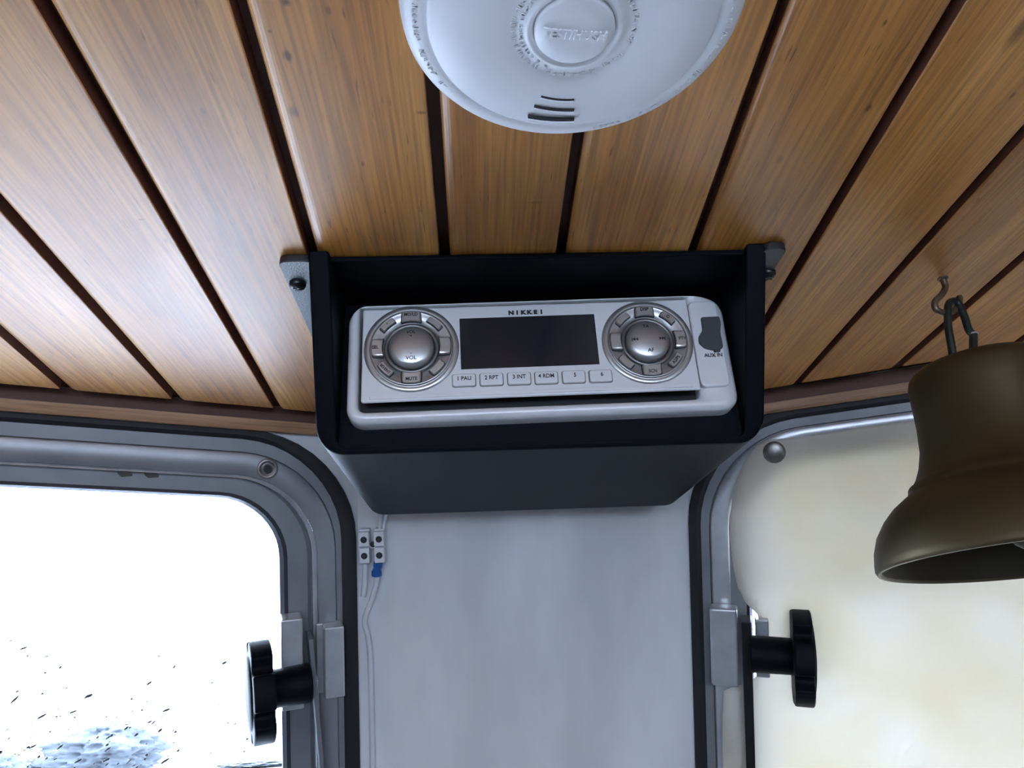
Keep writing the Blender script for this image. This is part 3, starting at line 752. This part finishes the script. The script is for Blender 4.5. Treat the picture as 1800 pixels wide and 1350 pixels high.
# dials
def dial(px, R, dome_px, words, small):
    cx, cy = rp(*px, NF); kxx, kyy = rp(*dome_px, NF + .003)
    dl = bpy.data.objects.new('dial', None); COL.objects.link(dl); dl.parent = radio; dl.location = (cx, cy, NF)
    root = radio
    C3 = (cx, cy, NF)
    bm = B(); lathe(bm, [(R * 1.16, -.0002), (R * 1.15, .0003), (R * 1.04, .0005), (R * 1.01, .0002), (R * 1.0, .0007), (R * .985, .0013), (R * .96, .0011), (R * .90, .0009), (R * .66, .0006), (R * .64, -.001)], 72, c=C3)
    put('dial_surround', bm, 'dial_silver', root, smooth=True)
    bm = B(); lathe(bm, [(R * .68, .0000), (R * .665, .0016), (R * .62, .0022), (R * .565, .0016), (R * .55, .0004), (R * .50, .0002)], 72, c=(kxx, kyy, NF))
    put('dial_ring', bm, 'dial_dark', root, smooth=True)
    bm = B(); lathe(bm, [(R * .545, .0000), (R * .54, .0030), (R * .52, .0038), (R * .42, .0046), (R * .25, .0051), (R * .1, .0053), (.00001, .0053)], 72, c=(kxx, kyy, NF))
    kb = put('dial_knob', bm, 'dial_silver', root, smooth=True)
    for w_, dx, dy, sz in words:
        rad_ = math.hypot(dx, dy)
        text_mesh('lettering', w_, sz, 'print_black', kb, T(kxx + dx * R, kyy + dy * R, NF + .0053 - .0022 * rad_ ** 2 * 1.5), bold=.00004)
    def pads(a_deg, w_in, w_out, r_in, r_out, bend, text, tr, trot):
        P_ = []
        for k in range(7):
            f_ = -1 + 2 * k / 6; aa = w_out * f_; P_.append((R * r_out * math.sin(aa), R * r_out * math.cos(aa)))
        Q_ = []
        for k in range(7):
            f_ = 1 - 2 * k / 6; aa = w_in * f_; Q_.append((R * r_in * math.sin(aa), R * r_in * math.cos(aa)))
        poly = rounded_poly(P_ + Q_, R * .035, 2)
        rot = Matrix.Rotation(math.radians(a_deg - 90), 2)
        def tr_(s_, z_):
            mid = V((0, R * (r_in + r_out) / 2)); o2 = []
            for p in poly:
                p2 = rot @ (mid + (p - mid) * s_); o2.append((cx + p2.x, cy + p2.y, z_))
            return o2
        bm = B(); skin_loops(bm, [tr_(1.10, NF + .0003), tr_(1.10, NF + .00165)], True, True, True); g = put('button_gap', bm, 'recess_black', root)
        bm = B(); skin_loops(bm, [tr_(1, NF + .0003), tr_(1, NF + .0023), tr_(.93, NF + .0027)], True, True, True)
        bt = put('dial_button', bm, 'dial_button', root, smooth='auto', angle=50)
        if text:
            mid = rot @ V((0, R * tr))
            text_mesh('lettering', text, .0024 if len(text) < 6 else .0021, 'print_black', bt, T(cx + mid.x, cy + mid.y, NF + .00282, math.radians(trot)), bold=.00004, xs=.9)
    for i, (a_, tx) in enumerate(zip((90, 0, 270, 180), small[:4])):
        pads(a_, .34, .235, .70, .955, 0, tx, .86, 0)
    for i, (a_, tx, trot) in enumerate(zip((133, 47, 317, 223), small[4:], (0, 0, 47, -47))):
        pads(a_, .25, .215, .77, .93, 0, tx, .85, trot)
    bpy.data.objects.remove(dl)
Rl = (rp(798, 613)[0] - rp(649, 613)[0]) / 2 * .97
dial((723.5, 612.5), Rl, (723, 610), [('VOL', 0, .36, .0023), ('+', 0, .25, .0022), ('\u2013', 0, -.21, .0022), ('VOL', 0, -.33, .0027)], ['MO/LD', None, 'MUTE', 'SEL', '\u2022', None, None, 'BD/ENT'])
dial((1138, 601), Rl * .98, (1139, 599), [('TA', -.03, .36, .0023), ('AF', .02, -.30, .0027)], ['DISP', 'PTY', 'SCN', None, None, 'O', 'AS/PS', None])
# skip arrows on the right dial
kxx, kyy = rp(1139, 599, NF + .003)
bm = B()
for sgn in (-1, 1):
    x0 = kxx + sgn * Rl * .30; y0 = kyy + .0002; a_ = .0011
    for j in (0, 1):
        xx = x0 + sgn * (j * .0014 - .0008)
        prism(bm, [(xx + sgn * .0013, y0), (xx, y0 + a_ * .8), (xx, y0 - a_ * .8)], NF + .0049, NF + .00515)
    bb = x0 + sgn * .0021; box(bm, bb - .00018, bb + .00018, y0 - a_ * .8, y0 + a_ * .8, NF + .0046, NF + .0050)
put('skip_arrows', bm, 'print_black', radio)
# rubber AUX plug and its lettering
plug = [(1232, 558), (1264, 556.5), (1267, 568), (1266, 585), (1270, 603), (1271, 611), (1263, 616), (1252, 615), (1239, 612), (1229, 603), (1228, 592), (1235, 580)]
bm = B(); prism(bm, rounded_poly([rp(x, y, NF + .0006) for x, y in plug], .0009, 3), NF - .001, NF + .0012); put('aux_plug', bm, 'plug_grey', radio, bevel=.0004)
x_, y_ = rp(1260, 616, NF); bm = B(); prism(bm, rr(x_ - .0016, x_ + .0016, y_ - .0010, y_ + .0006, .0005, 3), NF - .001, NF + .0008); put('plug_tab', bm, 'plug_grey', radio)
x_, y_ = rp(1254, 624.5, NF); text_mesh('lettering', 'AUX IN', .0027, 'print_black', radio, T(x_, y_, NF + .0001), bold=.00004)

# ================================================================== SMOKE ALARM
ac = V((.0296, .1552, CEIL)); AR = .0479
alarm = empty('smoke_alarm', Matrix.Translation(ac) @ Matrix.Rotation(math.pi, 4, 'X'))   # local z points down
tag(alarm, 'round white smoke alarm with a raised test button on the planks', 'smoke alarm')
bm = B(); lathe(bm, [(AR * .93, 0), (AR * .93, .010), (.001, .010)], 96); put('base', bm, 'alarm_white', alarm, smooth='auto')
bm = B()
prof = [(AR * .95, .0095), (AR * .985, .0100), (AR * 1.0, .0125), (AR * 1.0, .0205), (AR * .990, .0232), (AR * .965, .0248), (AR * .93, .0256), (AR * .862, .0266), (AR * .845, .0263), (AR * .835, .0268), (AR * .82, .0274), (AR * .60, .0285), (AR * .395, .0290), (AR * .375, .0286), (AR * .29, .0286), (AR * .285, .0293), (AR * .265, .0297), (AR * .245, .0292), (AR * .235, .0280), (.0001, .0280)]
lathe(bm, prof, 144); put('cover', bm, 'alarm_white', alarm, smooth=True)
bm = B(); lathe(bm, [(AR * .233, .0265), (AR * .232, .0296), (AR * .222, .0304), (AR * .12, .0309), (.0001, .0310)], 96); tb = put('test_button', bm, 'alarm_white', alarm, smooth=True)
# local x = world x, local y = -world y : letters read from the aft side
flip = Matrix.Rotation(math.pi, 4, 'Z')
text_mesh('lettering', 'TEST/HUSH', .0043, 'alarm_white', tb, Matrix.Translation((0, -.0002, .0308)) @ Matrix.Rotation(math.radians(-5), 4, 'Z'), extrude=.0006, bold=.0001, xs=.82)
rdn = random.Random(5)
def stroke_band(name, radius, z, arcs, h_, pitch):
    """tiny raised lettering, too worn to read: a few fine strokes to each character"""
    bm = B()
    for a0, a1 in arcs:
        a = math.radians(a0)
        while a < math.radians(a1):
            if rdn.random() < .84:
                for q_ in range(rdn.choice((2, 3, 3))):
                    aa = a + rdn.uniform(-.3, .3) * pitch / radius; r_ = radius + rdn.uniform(-.25, .25) * h_
                    up = rdn.random() < .6
                    mm = Matrix.Translation((r_ * math.cos(aa), r_ * math.sin(aa), z)) @ Matrix.Rotation(aa + rdn.uniform(-.3, .3), 4, 'Z') @ Matrix.Diagonal((h_ if up else .00035, .00035 if up else pitch * .5, .00048, 1))
                    bmesh.ops.create_cube(bm, size=1, matrix=mm)
            a += pitch / radius
    return tag(put(name, bm, 'alarm_white', alarm), kind='stuff')
stroke_band('raised_ring_text', AR * .350, .02858, ((0, 360),), .0013, .0015)
stroke_band('raised_ring_text', AR * .312, .02856, ((60, 250),), .0010, .0014)
stroke_band('raised_rim_text', AR * .905, .02592, ((-75, 48), (105, 215)), .0018, .0019)
# three sound slots on the front side
for (x0, y0, x1, y1) in ((951, 167, 1009, 173), (939, 185, 1009, 192), (928, 204, 1009, 209)):
    zf = CEIL - .0281
    p0, p1 = on_z(x0, y0, zf), on_z(x1, y1, zf)
    l0, l1 = (p0 - ac), (p1 - ac)
    A_, B_ = V((l0.x, -l0.y)), V((l1.x, -l1.y)); dv = (B_ - A_); nn = V((-dv.y, dv.x)).normalized()
    L1, L2 = [], []
    for k in range(9):
        t_ = k / 8; p = A_ + dv * t_ + nn * (-.0006 * 4 * t_ * (1 - t_)); L1.append(p + nn * .00042); L2.append(p - nn * .00042)
    bm = B(); prism(bm, L1 + L2[::-1], .0272, .02865); put('sound_slot', bm, 'slot_dark', alarm)
    bm = B(); L3 = [p - nn * .0007 for p in L2]
    prism(bm, L2 + L3[::-1], .0268, .0292); put('slot_lip', bm, 'alarm_white', alarm)

# ================================================================== HOOK AND BELL
hk = on_z(1657, 489, CEIL)
hook = empty('ceiling_hook', Matrix.Translation(hk))
tag(hook, 'small tarnished brass screw hook in the plank above the bell', 'hook')
def hpx(x, y, dy=0.0):
    return on_y(x, y, hk.y + dy) - hk
path = [(0, 0, .002), hpx(1659, 494), hpx(1662, 505), hpx(1656, 517, -.001), hpx(1644, 530, -.0015), hpx(1645, 543, -.0015), hpx(1656, 549, -.0005), hpx(1670, 549, .0012), hpx(1682, 541, .003), hpx(1687, 527, .004), hpx(1686, 522, .0045)]
bm = B(); tube(bm, smooth_path(path, 6), .00165, 12); put('hook_wire', bm, 'hook_brass', hook, smooth='auto', angle=60)
bm = B(); lathe(bm, [(.0027, .0002), (.0027, -.0006), (.0019, -.0012)], 20); put('collar', bm, 'hook_brass', hook, smooth='auto')
# bell: axis hangs plumb under the hook
bx0 = hk.x + .0041; by0 = hk.y + .000
ZS = on_y(1699, 640, by0).z               # crown height
bell = empty('ship_bell', Matrix.Translation((bx0, by0, ZS)))
tag(bell, 'dark bronze ship bell hanging from the small ceiling hook', 'bell')
BS = .001
prof = [(.5, 0), (12, 0), (25, -.6), (29.5, -2.2), (32.2, -5), (33.3, -9), (33.4, -18), (33.8, -30), (35.0, -42), (37.5, -51), (40.2, -57), (42.6, -60.5), (44.4, -61.4), (45.0, -64.2), (45.6, -65.2), (49, -67.6), (54, -71.5), (59, -77), (63.5, -84), (66, -91), (67, -97), (67.2, -100), (66.4, -101.6), (65.2, -101.8), (64.2, -100.4)]
inner = [(63.8, -99.5), (61.5, -93), (57, -84), (49, -75), (41, -67), (34, -56), (30, -42), (28.5, -24), (27.5, -10), (24, -5.5), (.5, -4.5)]
bm = B(); lathe(bm, [(r * BS, z * BS * .965) for r, z in prof], 96); put('bell_body', bm, 'bronze', bell, smooth='auto', angle=70)
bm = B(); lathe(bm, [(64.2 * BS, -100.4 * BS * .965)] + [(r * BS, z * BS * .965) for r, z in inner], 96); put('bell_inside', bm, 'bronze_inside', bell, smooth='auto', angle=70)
bm = B()
tube(bm, smooth_path([(0, 0, -.004), (.001, .001, -.03), (.0005, 0, -.078)], 6), .0016, 10)
bmesh.ops.create_uvsphere(bm, u_segments=20, v_segments=12, radius=.009, matrix=Matrix.Translation((.0005, 0, -.084)))
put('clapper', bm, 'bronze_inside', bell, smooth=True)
O = V((bx0, by0, ZS))
def bpx(x, y, dy=0.0): return on_y(x, y, by0 + dy) - O
leg1 = [bpx(1676, 634), bpx(1672, 605, -.0005), bpx(1667, 575, -.001), bpx(1666, 548, -.001), bpx(1668, 534, .0), bpx(1676, 529, .001), bpx(1685, 534, .0015), bpx(1695, 556, .001), bpx(1703, 580, .0005), bpx(1711, 588, .0)]
leg2 = [bpx(1711, 588, .0), bpx(1711, 605), bpx(1711, 634)]
bm = B(); tube(bm, smooth_path(leg1, 6), .0019, 12); tube(bm, smooth_path(leg2, 4), .0020, 12)
put('hanging_loop', bm, 'dark_iron', bell, smooth='auto', angle=60)
bm = B(); p_ = bpx(1711, 587); lathe(bm, [(.0001, -.0004), (.0022, -.0004), (.0022, .0004), (.0001, .0004)], 20, c=p_); put('loop_joint', bm, 'solder', bell)

# ================================================================== TERMINAL BLOCK AND WIRES
tu, tv = PC.uv(655, 960, .008)
term = empty('terminal_block', PC.mat(tu, tv, 0)); tag(term, 'white two-pole terminal block on the wall below the radio housing', 'terminal block')
px_m = (PC.uv(700, 960)[0] - PC.uv(600, 960)[0]) / 100
for i, cxp in enumerate((641.5, 667.5)):
    x = (cxp - 655) * px_m
    w2 = 8.8 * px_m
    bm = B(); box(bm, x - w2, x + w2, -.0125, .0125, .001, .0075)
    box(bm, x - w2, x + w2, .0006, .0112, .007, .0118); box(bm, x - w2, x + w2, -.0118, -.0006, .007, .0118)
    pole = put('pole', bm, 'terminal_white', term, bevel=.0006)
    for y in (.0056, -.0062):
        bm = B(); lathe(bm, [(.0031, .0114), (.0031, .01215), (.0024, .0122)], 20, c=(x, y, 0)); put('screw_rim', bm, 'terminal_white', pole, smooth='auto')
        bm = B(); lathe(bm, [(.0024, .0121), (.0001, .0121)], 20, c=(x, y, 0)); put('screw_hole', bm, 'recess_black', pole)
bm = B(); box(bm, -4.6 * px_m, 4.6 * px_m, -.0022, .0022, .001, .0068); put('web', bm, 'terminal_white', term, bevel=.0004)
bm = B(); lathe(bm, [(.0021, .0066), (.0021, .0071), (.0001, .0071)], 18, c=(0, .001, 0)); put('fixing_hole', bm, 'recess_black', term)
def wire(px, r, label, n=.004, m_='wire_white', sleeve=None, name='wire'):
    P0 = PC.hit(*px[0][:2], n)
    root = empty(name, Matrix.Translation(P0)); tag(root, label, 'wire')
    pts_ = [PC.hit(p[0], p[1], p[2] if len(p) > 2 else n) - P0 for p in px]
    bm = B(); tube(bm, smooth_path(pts_, 6), r, 10); put('insulation', bm, m_, root, smooth='auto', angle=60)
    if sleeve:
        ps = [PC.hit(p[0], p[1], p[2] if len(p) > 2 else n) - P0 for p in sleeve]
        bm = B(); tube(bm, ps, [.0034, .0034, .0028, .0038, .0038], 14); put('crimp_sleeve', bm, 'blue_sleeve', root, smooth='auto', angle=50)
    return root
wire([(642, 986, .006), (642, 1003, .005), (641, 1025, .004), (638, 1048, .003)], .0021, 'short white wire leaving the left pole of the terminal block')
wire([(662, 1006, .005), (661, 1025, .004), (653, 1055, .003), (643, 1080, .003), (641, 1097, .0025), (647, 1118, .0025), (651, 1160, .0025), (653, 1250, .0025), (655, 1350, .0025), (657, 1500, .0025)], .0021, 'white wire with a blue crimp sleeve running down the wall', sleeve=[(665, 988, .0065), (664, 996, .006), (663, 1000, .006), (662, 1005, .0055), (662, 1011, .005)])
wire([(667, 934, .006), (668, 918, .006), (669, 900, .006), (671, 870, .008)], .0017, 'white wire entering the top of the terminal block', name='wire')
wire([(673, 930, .004), (676, 915, .004), (678, 900, .005), (681, 870, .008)], .0015, 'thin white wire behind the top of the terminal block')

# ================================================================== OUTSIDE, seen through the rain
def tree(px, dist, h_, wd, label):
    p = EYE + ray(*px).normalized() * 1.0
    dirv = ray(*px); base = V((dirv.x, dirv.y, 0)).normalized() * dist; top = EYE.z + dist * dirv.z / math.hypot(dirv.x, dirv.y)
    root = empty('tree', Matrix.Translation((base.x, base.y, -.5))); tag(root, label, 'tree', 'trees beyond the wet window')
    H = top + .5
    bm = B(); tube(bm, [(0, 0, 0), (.05, 0, H * .35), (0, .03, H * .7)], [.25, .2, .1], 10); put('trunk', bm, 'bark', root)
    bm = B(); bmesh.ops.create_icosphere(bm, subdivisions=5, radius=1)
    so_ = V((px[0] * .37, 1.7, 4.2))
    for v_ in bm.verts:
        d_ = v_.co.normalized()
        k_ = 1 + .34 * noise.noise(d_ * 2.2 + so_) + .22 * noise.noise(d_ * 5 + so_) + .15 * noise.noise(d_ * 12 + so_) + .10 * noise.noise(d_ * 26 + so_)
        cn_ = 1 - .5 * max(0, d_.z); v_.co = V((d_.x * wd * k_ * cn_, d_.y * wd * k_ * cn_, H * .55 + d_.z * H * .45 * (.8 + .2 * k_)))
    put('foliage', bm, 'foliage', root, smooth=True)
tree((195, 1268), 42, 5, 2.4, 'tallest pale blue-grey tree seen through the wet left window')
tree((8, 1325), 36, 4, 1.0, 'pale tree at the lower left corner of the wet window')
tree((75, 1330), 62, 4, 1.7, 'low pale tree just right of the lower left corner tree')
tree((455, 1335), 48, 4, 2.0, 'pale tree beside the dark window seal below the star knob')
